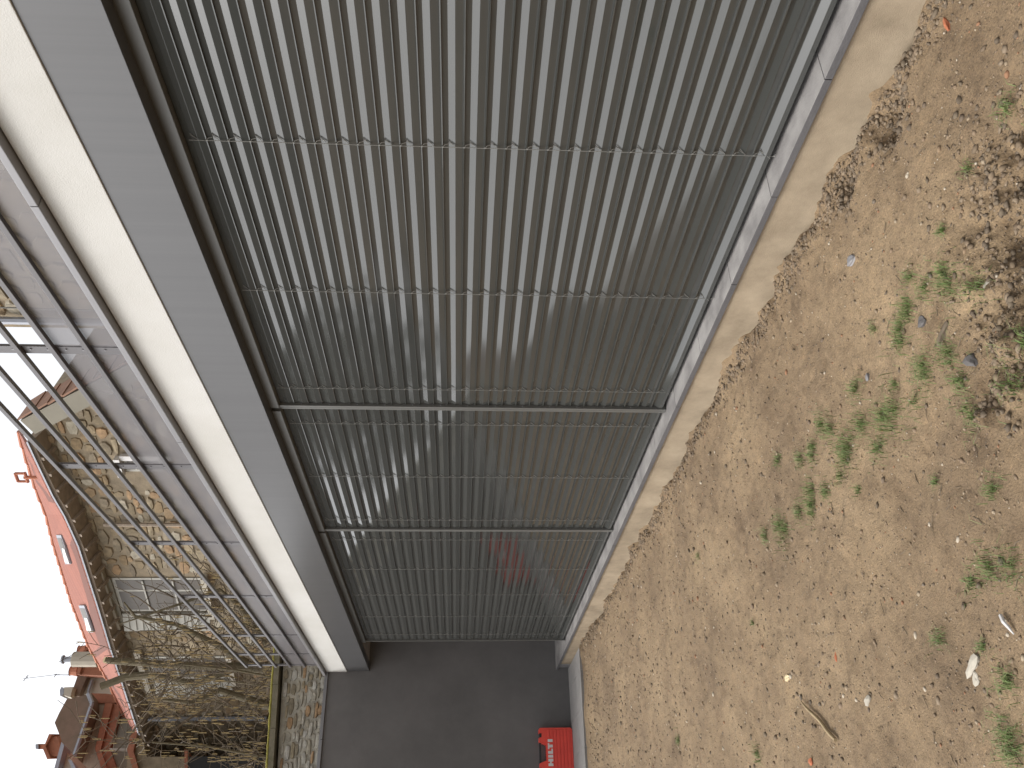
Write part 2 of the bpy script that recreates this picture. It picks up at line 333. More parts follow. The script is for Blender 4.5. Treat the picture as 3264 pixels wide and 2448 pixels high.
# ------------------------------------------------------------------ blinds
PITCH_S = 0.08; ZL0 = Z0+0.9321                                  # height of the first sky-lit facet
# slat profile: (y, z) from the hidden top tail to the bead at the lower front edge
PROF = [(0.0078, 0.0365), (0.0076, 0.0340), (0.0128, 0.0128), (0.0126, 0.0120), (0.0056, -0.0122), (0.0056, -0.0130), (0.0114, -0.0410), (0.0012, -0.0425), (0.0010, -0.0465), (0.0050, -0.0472)]
def slat_mesh(xa, xb, name='slat'):
    th = 0.0012; front = PROF; back = [(y+th, z) for y, z in PROF][::-1]; loop = front+back; n = len(loop)
    vs = [(xa, y, z) for y, z in loop]+[(xb, y, z) for y, z in loop]
    fs = [(i, n+i, n+(i+1) % n, (i+1) % n) for i in range(n)]
    fr = len(front)
    for i in range(fr-1):                                         # end caps
        a, b, c, d = i, i+1, n-2-i, n-1-i
        fs.append((a, b, c, d)); fs.append((n+d, n+c, n+b, n+a))
    return mesh(name, vs, fs)
def blind(xa, xb, cords, label):
    root = empty('venetian_blind', ((xa+xb)/2, YB, ZS), label, 'blind', 'closed grey blinds along the front of the low building')
    me = slat_mesh(xa+0.022, xb-0.022); me.materials.append(M['slat'])
    for k in range(-1, 26):
        o = link('slat', me, None, root); o.location = (0, YB+rnd.uniform(-0.0006, 0.0006), ZL0-k*PITCH_S+rnd.uniform(-0.0008, 0.0008))
        o.rotation_euler = (rnd.uniform(-0.005, 0.005), rnd.uniform(-0.0001, 0.0001), 0)
    zb = ZL0-26*PITCH_S
    q = MB().prism([(xa+0.02, YB+0.016, zb+0.034), (xa+0.02, YB+0.013, zb+0.0128), (xa+0.02, YB-0.004, zb-0.0140), (xa+0.02, YB-0.002, zb-0.034), (xa+0.02, YB+0.03, zb-0.034), (xa+0.02, YB+0.03, zb+0.034)], (xb-xa-0.04, 0, 0))
    q.build('bottom_rail', M['slat'], root, bevel=0.0015)
    MB().box((xa+0.02, YB-0.028, ZL0+0.118), (xb-0.02, YB+0.04, ZD+0.005)).build('head_rail', M['rail'], root, bevel=0.002)
    for xr in (xa+0.010, xb-0.010):
        MB().box((xr-0.0095, YB-0.010, ZS+0.002), (xr+0.0095, YB+0.045, ZD-0.002)).build('guide_rail', M['rail'], root, bevel=0.001)
    for c in cords:
        q = MB(); pts = []
        z = ZL0+0.115
        for k in range(-1, 27):
            zc = ZL0-k*PITCH_S
            pts += [(c, YB-0.0012, zc+0.02), (c, YB-0.0015, zc-0.018), (c+rnd.uniform(-0.0012, 0.0012), YB-0.0018, zc-0.046)]
            q.tube([(c+0.002, YB-0.0005, zc-0.0135), (c+0.024, YB+0.0095, zc+0.0130)], 0.0012, 4)       # rung crossing the facet
            q.tube([(c+0.008, YB+0.0040, zc-0.0020), (c+0.016, YB+0.0098, zc+0.0130)], 0.0010, 4)
            q.box((c-0.002, YB-0.0025, zc-0.050), (c+0.004, YB+0.0005, zc-0.043))                        # clip at the bead
            q.tube([(c+0.003, YB-0.0005, zc-0.049), (c+0.010, YB+0.0015, zc-0.054), (c+0.012, YB+0.0045, zc-0.068)], 0.0012, 4)
        q.tube(pts+[(c, YB-0.002, zb-0.02), (c, YB-0.016, zb-0.030)], 0.0014, 4)
        q.build('ladder_cord', M['cord'], root)
    pn = MB()
    for k in range(-1, 26):
        if k % 2 == 0: pn.tube([(xa+0.015, YB+0.001, ZL0-k*PITCH_S-0.004), (xa+0.025, YB+0.001, ZL0-k*PITCH_S-0.004)], 0.003, 6)
        else: pn.tube([(xb-0.025, YB+0.001, ZL0-k*PITCH_S-0.004), (xb-0.015, YB+0.001, ZL0-k*PITCH_S-0.004)], 0.003, 6)
    pn.build('guide_pins', M['cap'], root)
    return root
blind(-4.440, 1.45, [-4.233, -3.321, -2.383, -1.44, -0.5, 0.44, 1.3], 'widest closed grey blind, nearest the camera')
blind(-6.429, -4.441, [-6.232, -5.432, -4.658], 'narrow closed grey blind between the other two')
blind(-9.930, -6.430, [-9.669, -8.940, -8.176, -7.412, -6.665], 'far closed grey blind next to the dark end wall')

# ------------------------------------------------------------------ end wall, paving
ew = empty('end_wall', (XW-0.1, 1, 0), 'smooth dark grey garden wall standing square to the blinds', 'wall')
MB().box((XW-0.2, -3.0, -0.3), (XW, YB+2.4, Z0+1.600)).build('wall_body', M['endwall'], ew)
for a, b in ((-3.0, -0.2), (-0.2, 1.55), (1.55, 3.2), (3.2, YB+2.4)):
    MB().box((XW-0.235, a+0.002, Z0+1.601), (XW+0.030, b-0.002, Z0+1.640)).build('wall_coping', M['cap'], ew, bevel=0.003)
pv = tag(MB().box((XW+0.002, -2.9, -0.2), (XW+1.10, YF+0.016, 0.052)).build('paving', M['joint'], None), kind='structure')
y = 2.10+0.4; pm = None
while y > -2.8:
    y1 = min(y, YF+0.014); y0 = y-0.397
    MB().box((XW+0.004, y0, 0.0), (XW+1.104, y1, 0.0605+rnd.uniform(-0.0012, 0.0012))).build('paver', M['paver'], pv, bevel=0.0025)
    y -= 0.4

# ------------------------------------------------------------------ railing on the parapet
YR = YF+0.075
rl = empty('roof_railing', (-6, YR, ZC), 'dark grey metal railing with perforated lower panels on the white parapet', 'railing')
RZ = [Z0+v for v in (1.700, 1.895, 2.070, 2.242, 2.425, 2.595)]
XE = -11.02
PX = [XE, -10.46, -9.59, -8.14, -6.69, -5.24, -3.83, -2.38, -0.93, 0.52, 1.5]
for i, z in enumerate(RZ):
    MB().box((XE-0.018, YR-0.028, z-0.0135), (1.5, YR-0.004, z+0.0135)).build('rail', M['railing'], rl, bevel=0.002)
for px_ in PX:
    q = MB().box((px_-0.033, YR-0.003, ZC-0.01), (px_+0.033, YR+0.012, RZ[-1]+0.012)).build('post', M['railing'], rl, bevel=0.002)
    bq = MB()
    for z in RZ[:-1]: bq.tube([(px_+0.012, YR-0.004, z+0.035), (px_+0.012, YR-0.009, z+0.035)], 0.006, 6); bq.tube([(px_+0.012, YR-0.004, z+0.12), (px_+0.012, YR-0.009, z+0.12)], 0.005, 6)
    bq.build('bolts', M['cap'], q)
for a, b in zip(PX[:-1], PX[1:]):
    for i in (0, 1):
        MB().box((a+0.035, YR+0.0005, RZ[i]+0.0), (b-0.035, YR+0.003, RZ[i+1]-0.002)).build('perforated_panel', M['perf'], rl)

# ------------------------------------------------------------------ tool case against the end wall
tc_ = empty('tool_case', (XW+0.07, 1.37, 0.061), 'red plastic tool case standing on the paving against the dark wall', 'tool case')
ca, cb_, cz0, cz1 = 1.095, 1.640, 0.064, 0.462; cx0, cx1 = XW+0.012, XW+0.128; cm = (ca+cb_)/2
out = [(ca+0.02, cz0), (cb_-0.02, cz0), (cb_, cz0+0.02), (cb_, cz1-0.015), (cb_-0.012, cz1), (cb_-0.055, cz1), (cb_-0.060, cz1-0.030), (cb_-0.105, cz1-0.030), (cb_-0.110, cz1), (cm+0.118, cz1), (cm+0.085, cz1-0.082),
       (cm-0.085, cz1-0.082), (cm-0.118, cz1), (ca+0.110, cz1), (ca+0.105, cz1-0.030), (ca+0.060, cz1-0.030), (ca+0.055, cz1), (ca+0.012, cz1), (ca, cz1-0.015), (ca, cz0+0.02)]
def outline(x, g=0.0): return [(x, y+(g if y < cm else -g), z+(g if z < 0.25 else -g)) for y, z in out]
MB().prism(outline(cx0), (0.052, 0, 0)).build('rear_shell', M['red'], tc_)
MB().prism(outline(cx0+0.055), (0.052, 0, 0)).build('front_shell', M['red'], tc_)
zz = cz0+0.028
for i in range(7):
    h = 0.026
    MB().box((cx0+0.1072, ca+0.022, zz), (cx0+0.113, cb_-0.022, zz+h)).build('rib', M['red'], tc_, bevel=0.0025); zz += 0.041
for s in (-1, 1):
    yy = cm+s*0.190
    MB().box((cx0+0.03, yy-0.021, cz1-0.028), (cx0+0.105, yy+0.021, cz1-0.004)).build('latch', M['black'], tc_, bevel=0.003)
    MB().box((cx0+0.01, cm+s*0.235-0.012, cz0-0.003), (cx0+0.10, cm+s*0.235+0.012, cz0+0.012)).build('foot', M['black'], tc_)
MB().bar((cx0+0.055, cm-0.112, cz1-0.012), (cx0+0.055, cm+0.112, cz1-0.012), 0.03, 0.022).build('handle', M['black'], tc_, bevel=0.004)
lz0, lz1, ly = cz1-0.158, cz1-0.100, cm-0.150; lt = MB(); fx0, fx1 = cx0+0.1135, cx0+0.1150
def lb(a, b, c, d): lt.box((fx0, ly+a, lz0+b*(lz1-lz0)), (fx1, ly+c, lz0+d*(lz1-lz0)))
lb(0, 0, .030, 1); lb(.0302, .36, .0498, .64); lb(.050, 0, .080, 1)           # H
lb(.092, 0, .122, 1)                                                            # I
lb(.134, 0, .164, 1); lb(.1642, 0, .190, .30)                                   # L
lb(.184, .70, .252, 1); lb(.203, 0, .233, .698)                                 # T
lb(.264, 0, .294, 1)                                                            # I
MB().box((cx0+0.1072, ly-0.02, lz0-0.012), (fx0-0.0003, ly+0.315, lz1+0.012)).build('letter_field', M['red'], tc_)
lt.build('lettering', M['white'], tc_)

# ------------------------------------------------------------------ stone masonry
def stones(parent, mat, O, d, nrm, inside, s0, s1, smin, smax, size=(0.26, 0.15), part_max=300, near=None, name='stone'):
    """irregular rubble on the plane through O with horizontal direction d and outward normal nrm; coordinates s along d, t up"""
    up = Vector((0, 0, 1)); items = []
    t = smin
    while t < smax:
        h = size[1]*rnd.uniform(0.65, 1.45); s = s0 - rnd.random()*size[0]
        while s < s1:
            w = size[0]*rnd.uniform(0.45, 1.5)
            cs, ct = s+w/2, t+h/2+rnd.uniform(-0.25, 0.25)*h*0.5
            if inside(cs, ct):
                K = rnd.choice((6, 7, 8)); pr = rnd.uniform(0.012, 0.034); ring = []
                a0 = rnd.random()*6.28
                for k in range(K):
                    a = a0 + 2*math.pi*k/K + rnd.uniform(-0.2, 0.2)
                    q = 1.0/max(abs(math.cos(a)), abs(math.sin(a)))**0.8*rnd.uniform(0.86, 1.06)
                    ring.append((cs+math.cos(a)*w*0.485*q, ct+math.sin(a)*h*0.50*q))
                items.append((cs, ct, ring, pr, rnd.random()))
            s += w
        t += h*0.93
    def geo(it):
        cs, ct, ring, pr, tone = it; K = len(ring); vs = []
        for (a, b) in ring: vs.append(O+d*a+up*b - nrm*0.02)
        for (a, b) in ring: vs.append(O+d*(cs+(a-cs)*0.80)+up*(ct+(b-ct)*0.80) + nrm*pr*rnd.uniform(0.7, 1.05))
        vs.append(O+d*cs+up*ct+nrm*pr*1.1)
        fs = [(k, (k+1) % K, K+(k+1) % K, K+k) for k in range(K)]+[(K+k, K+(k+1) % K, 2*K) for k in range(K)]
        return vs, fs
    if near is not None: items.sort(key=lambda it: near(it[0], it[1]))
    rest = MB(); tones = []
    for i, it in enumerate(items):
        vs, fs = geo(it)
        if i < part_max:
            me = mesh(name, vs, fs); a = me.attributes.new('tone', 'FLOAT', 'FACE'); a.data.foreach_set('value', [it[4]]*len(fs))
            o = link(name, me, mat, parent)
        else:
            rest.add(vs, fs); tones += [it[4]]*len(fs)
    if rest.v:
        me = mesh(name+'_mass', rest.v, rest.f); a = me.attributes.new('tone', 'FLOAT', 'FACE'); a.data.foreach_set('value', tones)
        tag(link('stone_mass', me, mat, parent), kind='stuff')
    return len(items)

UP = Vector((0, 0, 1))
# rubble boundary wall behind the end wall
XM = -12.2
p_a, p_b = onX(872, 2058, XM), onX(847, 2448, XM)
rw = empty('rubble_wall', (XM, 2, 0), 'pale rubble stone wall with mossy coping rising above the dark wall', 'wall')
sl_ = (p_a.z-p_b.z)/(p_a.y-p_b.y)
def mz(y): return p_b.z + sl_*(y-p_b.y)
YA, YZ_ = 4.6, -2.0
MB().prism([(XM-0.04, YZ_, 0), (XM-0.04, YA, 0), (XM-0.04, YA, mz(YA)-0.14), (XM-0.04, YZ_, mz(YZ_)-0.14)], (-0.4, 0, 0)).build('wall_core', M['palemortar'], rw)
stones(rw, M['palestone'], Vector((XM-0.04, 0, 0)), Vector((0, 1, 0)), Vector((1, 0, 0)), lambda s, t: t < mz(s)-0.18, -0.3, 3.9, 2.2, 4.0, (0.17, 0.06), 300, near=lambda s, t: abs(s-2.0)-t*0.2)
for i in range(12):
    a = YZ_+i*(YA-YZ_)/12; b = YZ_+(i+1)*(YA-YZ_)/12-0.006; j = rnd.uniform(-0.006, 0.006)
    MB().prism([(XM+0.10, a, mz(a)-0.115+j), (XM+0.10, b, mz(b)-0.115+j), (XM+0.10, b, mz(b)-0.045+j), (XM+0.10, a, mz(a)-0.045+j)], (-0.65, 0, 0.0)).build('coping_tile', M['copingtile'], rw)
q = MB(); ys = [YZ_+(YA-YZ_)*i_/149 for i_ in range(150)]
q.tube([(XM+0.085+rnd.uniform(-.008, .008), y, mz(y)-0.030+rnd.uniform(-.003, .003)) for y in ys], [0.017*rnd.uniform(0.75, 1.2) for y in ys], 7)
q.build('moss_fringe', M['moss'], rw, smooth=True)

# ------------------------------------------------------------------ stone house behind (left)
ED = Vector((-0.9056, -0.4242, 0)).normalized(); EN = Vector((0.4242, -0.9056, 0)).normalized()    # along the wall, outward
P0 = CAM + ray(60, 1345)*(15.0/math.hypot(ray(60, 1345).x, ray(60, 1345).y))
def hw(x, y, off=0.0): return onP(x, y, P0+EN*off, EN)
def st(p): v = p-P0; return v.dot(ED), p.z
O_H = Vector((P0.x, P0.y, 0))
house = empty('stone_house', (P0.x, P0.y, 0), 'rubble stone house with red tiled roof and skylights behind the railing', 'house')
# outline of the front wall (s along the wall to the left, z up)
top_px = [(105, 1352), (150, 1480), (215, 1600), (275, 1740), (335, 1925), (385, 2085), (440, 2245), (492, 2405), (560, 2600)]
rs_px = [(100, 1335), (290, 1238), (450, 1150)]
tops = [st(hw(*p)) for p in top_px]; rsl = [st(hw(*p)) for p in rs_px]
poly = [(rsl[-1][0], 0)] + rsl[::-1] + tops + [(tops[-1][0], 0)]
def S3(s, z, off=0.0): return O_H + ED*s + UP*z + EN*off
MB().prism([S3(s, z) for s, z in poly], -EN*6.0).build('wall', M['mortar'], house)
def top_at(s):
    pts = rsl[::-1]+tops
    for (a, b), (c, e) in zip(pts[:-1], pts[1:]):
        if a <= s <= c: return b+(e-b)*(s-a)/max(c-a, 1e-6)
    return -1
# windows: (x0, x1) down, (y0, y1) across in the photo
WINS = [(372, 660, 1840, 1945), (480, 735, 2090, 2160), (395, 520, 1458, 1500)]
wrect = []
for (xa, xb, ya, yb) in WINS:
    c = [st(hw(xa, ya)), st(hw(xa, yb)), st(hw(xb, ya)), st(hw(xb, yb))]
    sa = (c[0][0]+c[2][0])/2; sb = (c[1][0]+c[3][0])/2; zt = (c[0][1]+c[1][1])/2; zb_ = (c[2][1]+c[3][1])/2
    wrect.append((min(sa, sb), max(sa, sb), zb_, zt))
def free(s, t):
    if t > top_at(s)-0.12: return False
    for a, b, c, e in wrect:
        if a-0.18 < s < b+0.45 and c-0.1 < t < e+0.3: return False
    return True
stones(house, M['stone'], O_H, ED, EN, free, rsl[-1][0], tops[-2][0], 2.6, 9.6, (0.30, 0.17), 300, near=lambda s, t: abs(s-3)-t*0.9)
for i, (a, b, c, e) in enumerate(wrect):
    wd = MB().prism([S3(a, c, 0.004), S3(b, c, 0.004), S3(b, e, 0.004), S3(a, e, 0.004)], EN*0.02).build('window', M['shutter'], house)
    w = (b-a)
    pn = MB(); 
    for (s0_, s1_) in ((a+0.05, a+w*0.34), (a+w*0.40, b-0.05)): pn.prism([S3(s0_, c+0.07, 0.026), S3(s1_, c+0.07, 0.026), S3(s1_, e-0.07, 0.026), S3(s0_, e-0.07, 0.026)], EN*0.004)
    pn.build('pane', M['oldglass'], wd)
    gb = MB()
    for kz in (0.33, 0.66): gb.prism([S3(a+0.06, c+(e-c)*kz, 0.031), S3(b-0.06, c+(e-c)*kz, 0.031), S3(b-0.06, c+(e-c)*kz+0.03, 0.031), S3(a+0.06, c+(e-c)*kz+0.03, 0.031)], EN*0.02)
    gb.build('glazing_bar', M['shutter'], wd)
    if i < 2:
        MB().prism([S3(a-0.25, e+0.08, 0.02), S3(b+0.45, e+0.08, 0.02), S3(b+0.45, e+0.20, 0.02), S3(a-0.25, e+0.20, 0.02)], EN*0.10).build('lintel', M['plaster'], house)
        MB().prism([S3(a-0.02, e, 0.01), S3(b+0.36, e, 0.01), S3(b+0.36, e+0.08, 0.01), S3(a-0.02, e+0.08, 0.01)], EN*0.05).build('lintel_board', M['greyplaster'], house)
        sh = [S3(b+0.03, c+0.02, 0.03), S3(b+0.42, c+0.02, 0.14), S3(b+0.42, e-0.02, 0.14), S3(b+0.03, e-0.02, 0.03)]
        so_ = MB().prism(sh, EN*0.035).build('shutter', M['shutter'], house)
        q = MB()
        for kz in [0.06+0.08*i_ for i_ in range(12)]:
            z_ = c+0.02+(e-c-0.04)*kz; q.bar(S3(b+0.05, z_, 0.075), S3(b+0.40, z_, 0.175), 0.02, 0.03)
        q.build('shutter_louvres', M['shutter'], so_)
        MB().prism([S3(a-0.1, c-0.10, 0.0), S3(b+0.1, c-0.10, 0.0), S3(b+0.1, c, 0.0), S3(a-0.1, c, 0.0)], EN*0.16).build('window_sill', M['plaster'], house)
    else:
        MB().prism([S3(a-0.05, e, 0.02), S3(b+0.05, e, 0.02), S3(b+0.05, e+0.10, 0.02), S3(a-0.05, e+0.10, 0.02)], EN*0.12).build('lintel', M['white'], house)
        MB().prism([S3(a-0.10, c-0.2, 0.02), S3(a, c-0.2, 0.02), S3(a, e, 0.02), S3(a-0.10, e, 0.02)], EN*0.08).build('window_side', M['white'], house)
# roof: eave line overhanging the wall, ridge set back behind it
eave_px = [(86, 1404), (126, 1490), (167, 1575), (205, 1640), (249, 1737), (308, 1921), (350, 2060), (384, 2160), (424, 2284), (463, 2399), (500, 2510)]
ridge_px = [(66, 1375), (97, 1478), (122, 1557), (155, 1640), (179, 1737), (236, 1921), (290, 2060), (346, 2160), (402, 2284), (463, 2400), (505, 2530)]
ev = [hw(x, y, 0.32) for x, y in eave_px]; rg = [hw(x, y, -3.4) for x, y in ridge_px]
M['redtile'] = tile_material('red_tiles', (0.30, 0.10, 0.062), (0.24, 0.08, 0.05), 0.17, 0.11, tuple(ED), (0.25, -0.5, 0.8))
rm = MB(); n = len(ev); lift = UP*0.05
rm.add([p+lift for p in ev]+[p+lift for p in rg]+ev+rg, [(i, i+1, n+i+1, n+i) for i in range(n-1)]+[(2*n+i, 3*n+i, 3*n+i+1, 2*n+i+1) for i in range(n-1)]+[(i, 2*n+i, 2*n+i+1, i+1) for i in range(n-1)]+[(n+i, n+i+1, 3*n+i+1, 3*n+i) for i in range(n-1)]+[(0, n, 3*n, 2*n), (n-1, 3*n-1, 4*n-1, 2*n-1)])
roof = rm.build('roof', M['redtile'], house)
q = MB()
for a, b in zip(ev[:-1], ev[1:]): q.bar(a-UP*0.02+EN*0.03, b-UP*0.02+EN*0.03, 0.04, 0.03)
q.build('gutter', M['zinc'], house)
q = MB()
for i in range(n-1):
    a, b = ev[i]-UP*0.004, ev[i+1]-UP*0.004; wa, wb = a-EN*0.325, b-EN*0.325
    q.add([a, b, wb, wa, a-UP*0.08, b-UP*0.08, wb-UP*0.16, wa-UP*0.16], [(0, 1, 2, 3), (4, 7, 6, 5), (0, 4, 5, 1), (2, 6, 7, 3), (0, 3, 7, 4), (1, 5, 6, 2)])
q.build('eave_boards', M['wood'], house)
for i in range(26):                                              # rafter ends under the eave
    f = 0.4+i*0.36; k = 0
    acc = 0
    for a, b in zip(ev[:-1], ev[1:]):
        L = (b-a).length
        if acc+L > f: c = a+(b-a)*((f-acc)/L); MB().bar(c-UP*0.11+EN*0.0, c-UP*0.19-EN*0.31, 0.06, 0.07).build('rafter_end', M['wood'], house); break
        acc += L
q = MB()
for a, b in zip(rg[:-1], rg[1:]):
    L = (b-a).length; k = max(1, int(L/0.33))
    for j in range(k):
        c = a+(b-a)*(j/k); e = a+(b-a)*((j+0.92)/k); q.tube([c+UP*0.03, e+UP*0.045], [0.055, 0.068], 6)
q.build('ridge_tiles', M['pot'], roof)
for (xa, ya, xb, yb) in ((186, 1695, 240, 1830), (262, 1920, 312, 2045)):                       # skylights lying in the roof
    def rp_(f, g):                      # f along 0..1, g across eave->ridge
        yy = ya+(yb-ya)*f
        ex = np.interp(yy, [p[1] for p in eave_px], [p[0] for p in eave_px]); rx = np.interp(yy, [p[1] for p in ridge_px], [p[0] for p in ridge_px])
        e_ = hw(ex, yy, 0.32)
        j = max(i for i in range(n-1) if ridge_px[i][1] <= yy)
        t_ = (yy-ridge_px[j][1])/(ridge_px[j+1][1]-ridge_px[j][1]); r_ = rg[j]+(rg[j+1]-rg[j])*t_
        return e_+(r_-e_)*g
    c = [rp_(0.04, 0.34), rp_(0.72, 0.34), rp_(0.72, 0.60), rp_(0.04, 0.60)]
    nn = (c[1]-c[0]).cross(c[3]-c[0]).normalized(); nn = nn if nn.z > 0 else -nn
    sk = MB().prism([v+nn*0.045 for v in c], nn*0.035).build('skylight', M['zinc'], roof)
    mid = sum(c, Vector())/4
    MB().prism([mid+(v-mid)*0.8+nn*0.082 for v in c], nn*0.004).build('pane', M['oldglass'], sk)
    f_ = lambda g, h: c[0]+(c[1]-c[0])*g+(c[3]-c[0])*h
    MB().prism([f_(0.45, 0.05)+nn*0.088, f_(0.98, 0.05)+nn*0.088, f_(0.98, 0.9)+nn*0.088, f_(0.45, 0.5)+nn*0.088], nn*0.012).build('open_sash', M['white'], sk)
# sloping verge at the right end
q = MB(); a, b = hw(62, 1338, 0.3), hw(450, 1136, 0.3); dv = (b-a)
nv = dv.cross(EN).normalized(); nv = nv if nv.z > 0 else -nv
MB().prism([a-nv*0.34, b-nv*0.34, b-nv*0.02, a-nv*0.02], -EN*0.6).build('verge_board', M['greyplaster'], house)
kk = int(dv.length/0.30)
for i in range(kk):
    c = a+dv*(i/kk); e = a+dv*((i+1.08)/kk)
    MB().bar(c+nv*0.02-EN*0.25, e+nv*0.04-EN*0.25, 0.55, 0.03, up=nv).build('verge_tile', M['vergetile'], house)
q = MB(); c = hw(330, 1672, 0.08); e = hw(800, 1672, 0.08); q.tube([c, Vector((c.x, c.y, 2.5))], 0.035, 6); q.build('drain_pipe', M['wood'], house)
q = MB(); c = hw(470, 2292, 0.1); e = hw(850, 2290, 0.1); q.tube([c, e], 0.05, 8); q.build('downpipe', M['zinc'], house)
q = MB(); c = hw(108, 1522, -1.0); q.tube([c-UP*0.6, c+UP*0.18], 0.035, 6); q.tube([c+UP*0.14-ED*0.12, c+UP*0.14+ED*0.12], 0.03, 6); q.tube([c+UP*0.32-ED*0.10, c+UP*0.32+ED*0.10], 0.03, 6); q.tube([c+UP*0.14-ED*0.10, c+UP*0.32-ED*0.10], 0.025, 6); q.tube([c+UP*0.14+ED*0.10, c+UP*0.32+ED*0.10], 0.025, 6)
q.build('ridge_finial', M['pot'], roof)

# ------------------------------------------------------------------ second stone house, right, behind the terrace
YH = 6.1
h2 = empty('stone_house', (-5, YH, 0), 'tall stone house wall seen through the railing panels near the camera', 'house')
xl = onY(250, 1052, YH).x
MB().box((xl, YH+0.03, 0), (3.0, YH+4, 10.5)).build('wall', M['mortar'], h2)
stones(h2, M['stone'], Vector((0, YH+0.03, 0)), Vector((1, 0, 0)), Vector((0, -1, 0)), lambda s, t: s > xl+0.12, xl, -1.0, 3.3, 9.5, (0.38, 0.24), 280, near=lambda s, t: s*0.5+abs(t-6.5))
q = MB(); c = onY(40, 1022, YH-0.08); q.tube([Vector((c.x, YH-0.08, 3.0)), Vector((c.x, YH-0.08, 10.3))], 0.05, 8); q.build('downpipe', M['zinc'], h2)
q = MB(); xc = onY(40, 985, YH-0.02).x; q.tube([Vector((xc, YH-0.03, 5.5)), Vector((xc+0.05, YH-0.03, 7.2)), Vector((xc+0.4, YH-0.03, 7.4))], 0.012, 5); q.build('cable', M['cord'], h2)

# ------------------------------------------------------------------ far houses on the left
def zp(x, y): return (x/4.424, 2073+y/4.424)                      # crop coordinates used while measuring
def far_plane(dist, px_, ang=0.0):
    w = ray(*px_); h = Vector((w.x, w.y, 0)).normalized(); c = CAM + w*(dist/math.hypot(w.x, w.y))
    nrm = Matrix.Rotation(ang, 3, 'Z') @ (-h); return c, nrm
def fpoly(name, pts, pl, off, depth, mat, parent, bevel=0.0):
    c, nrm = pl; p3 = [onP(*zp(*p), c+nrm*off, nrm) for p in pts]
    return MB().prism(p3, -nrm*depth).build(name, mat, parent, bevel=bevel)
plB = far_plane(27.0, zp(1300, 900), 0.35)
hb = empty('brick_house', (plB[0].x, plB[0].y, 0), 'brown hipped roof house with brick frieze beyond the red roof', 'house')
fpoly('wall', [(1600, 760), (1700, 850), (1560, 1390), (1640, 1700), (4200, 1700), (4200, 760)], plB, 0.0, 6.0, M['greyplaster'], hb)
fpoly('brick_frieze', [(1480, 745), (1590, 745), (1420, 1390), (1520, 1700), (1440, 1700), (1340, 1390)], plB, 0.25, 1.0, M['brick'], hb)
fpoly('brick_cornice', [(1600, 745), (1720, 800), (1550, 1390), (1660, 1700), (1530, 1700), (1430, 1390)], plB, 0.14, 1.0, M['brick'], hb)
fpoly('eave_boards', [(1305, 752), (1478, 745), (1338, 1390), (1438, 1700), (1160, 1700), (1052, 1500)], plB, 0.05, 0.8, M['wood'], hb)
rfb = fpoly('roof', [(1290, 600), (1100, 660), (940, 690), (835, 880), (770, 1020), (850, 1220), (900, 1390), (985, 1500), (1045, 1490), (1300, 748)], plB, 0.7, 1.2, M['brownroof'], hb)
c, nrm = plB
q = MB(); q.tube([onP(*zp(1300, 745), c+nrm*0.8, nrm), onP(*zp(1045, 1490), c+nrm*0.8, nrm)], 0.06, 6); q.tube([onP(*zp(1045, 1490), c+nrm*0.8, nrm), onP(*zp(1110, 1720), c+nrm*0.8, nrm)], 0.06, 6); q.tube([onP(*zp(1300, 745), c+nrm*0.8, nrm), onP(*zp(1245, 610), c+nrm*0.8, nrm)], 0.06, 6)
q.build('gutter', M['zinc'], hb)
fpoly('side_wall', [(1290, 605), (1500, 610), (1700, 640), (1700, 740), (1310, 742)], plB, 0.1, 3.0, M['brick'], hb)
fpoly('downpipe', [(1545, 1380), (2250, 1380), (2250, 1412), (1545, 1412)], plB, 0.35, 0.1, M['shutter'], hb)
plC = far_plane(31.0, zp(1300, 450), 0.2)
hc = empty('plastered_house', (plC[0].x, plC[0].y, 0), 'pale plastered gable with a steel cowl beside the chimney row', 'house')
fpoly('gable_wall', [(1230, 385), (1560, 370), (1900, 380), (1900, 700), (1650, 640), (1105, 612)], plC, 0.0, 5.0, M['plaster'], hc)
fpoly('verge', [(1100, 340), (1235, 350), (1110, 640), (985, 660), (1030, 540)], plC, 0.3, 5.0, M['brownroof'], hc)
ck = fpoly('chimney', [(905, 520), (1030, 515), (990, 660), (900, 635)], plC, 0.6, 0.9, M['plaster'], hc)
fpoly('chimney_cowl', [(842, 560), (868, 512), (895, 540), (898, 600), (870, 648), (846, 640)], plC, 0.5, 0.7, M['zinc'], ck)
q = MB(); c, nrm = plC; q.tube([onP(*zp(a, b), c+nrm*0.15, nrm) for a, b in ((1300, 420), (1255, 560), (1245, 620), (1300, 745))], 0.05, 6); q.build('downpipe', M['zinc'], hc)
plD = far_plane(30.0, zp(1250, 200), 0.1)
chm = empty('chimney_stack', (plD[0].x, plD[0].y, 0), 'wide brick chimney stack with a row of clay pots and a pale flue', 'chimney')
fpoly('stack', [(1180, 0), (1130, 60), (1100, 230), (1075, 340), (1500, 360), (1900, 420), (1900, -200), (1280, -120)], plD, 0.0, 1.2, M['brick'], chm)
fpoly('stack_crown', [(1190, -10), (1150, 60), (1110, 230), (1085, 340), (1120, 342), (1150, 230), (1185, 60), (1225, -10)], plD, 0.12, 1.4, M['brick'], chm)
for a, yy in ((1110, -5), (1090, 72), (1030, 188), (995, 292)):
    c, nrm = plD; p = onP(*zp(a, yy), c-nrm*0.4, nrm); p2 = onP(*zp(a+110, yy), c-nrm*0.4, nrm)
    q = MB().tube([p2, p2*0.4+p*0.6, p, p+(p-p2)*0.02], [0.17, 0.14, 0.13, 0.155], 10); q.build('chimney_pot', M['pot'], chm)
c, nrm = plD; p = onP(*zp(1390, 127), c+nrm*0.5, nrm); p2 = onP(*zp(1040, 127), c+nrm*0.5, nrm); p3 = onP(*zp(900, 130), c+nrm*0.5, nrm)
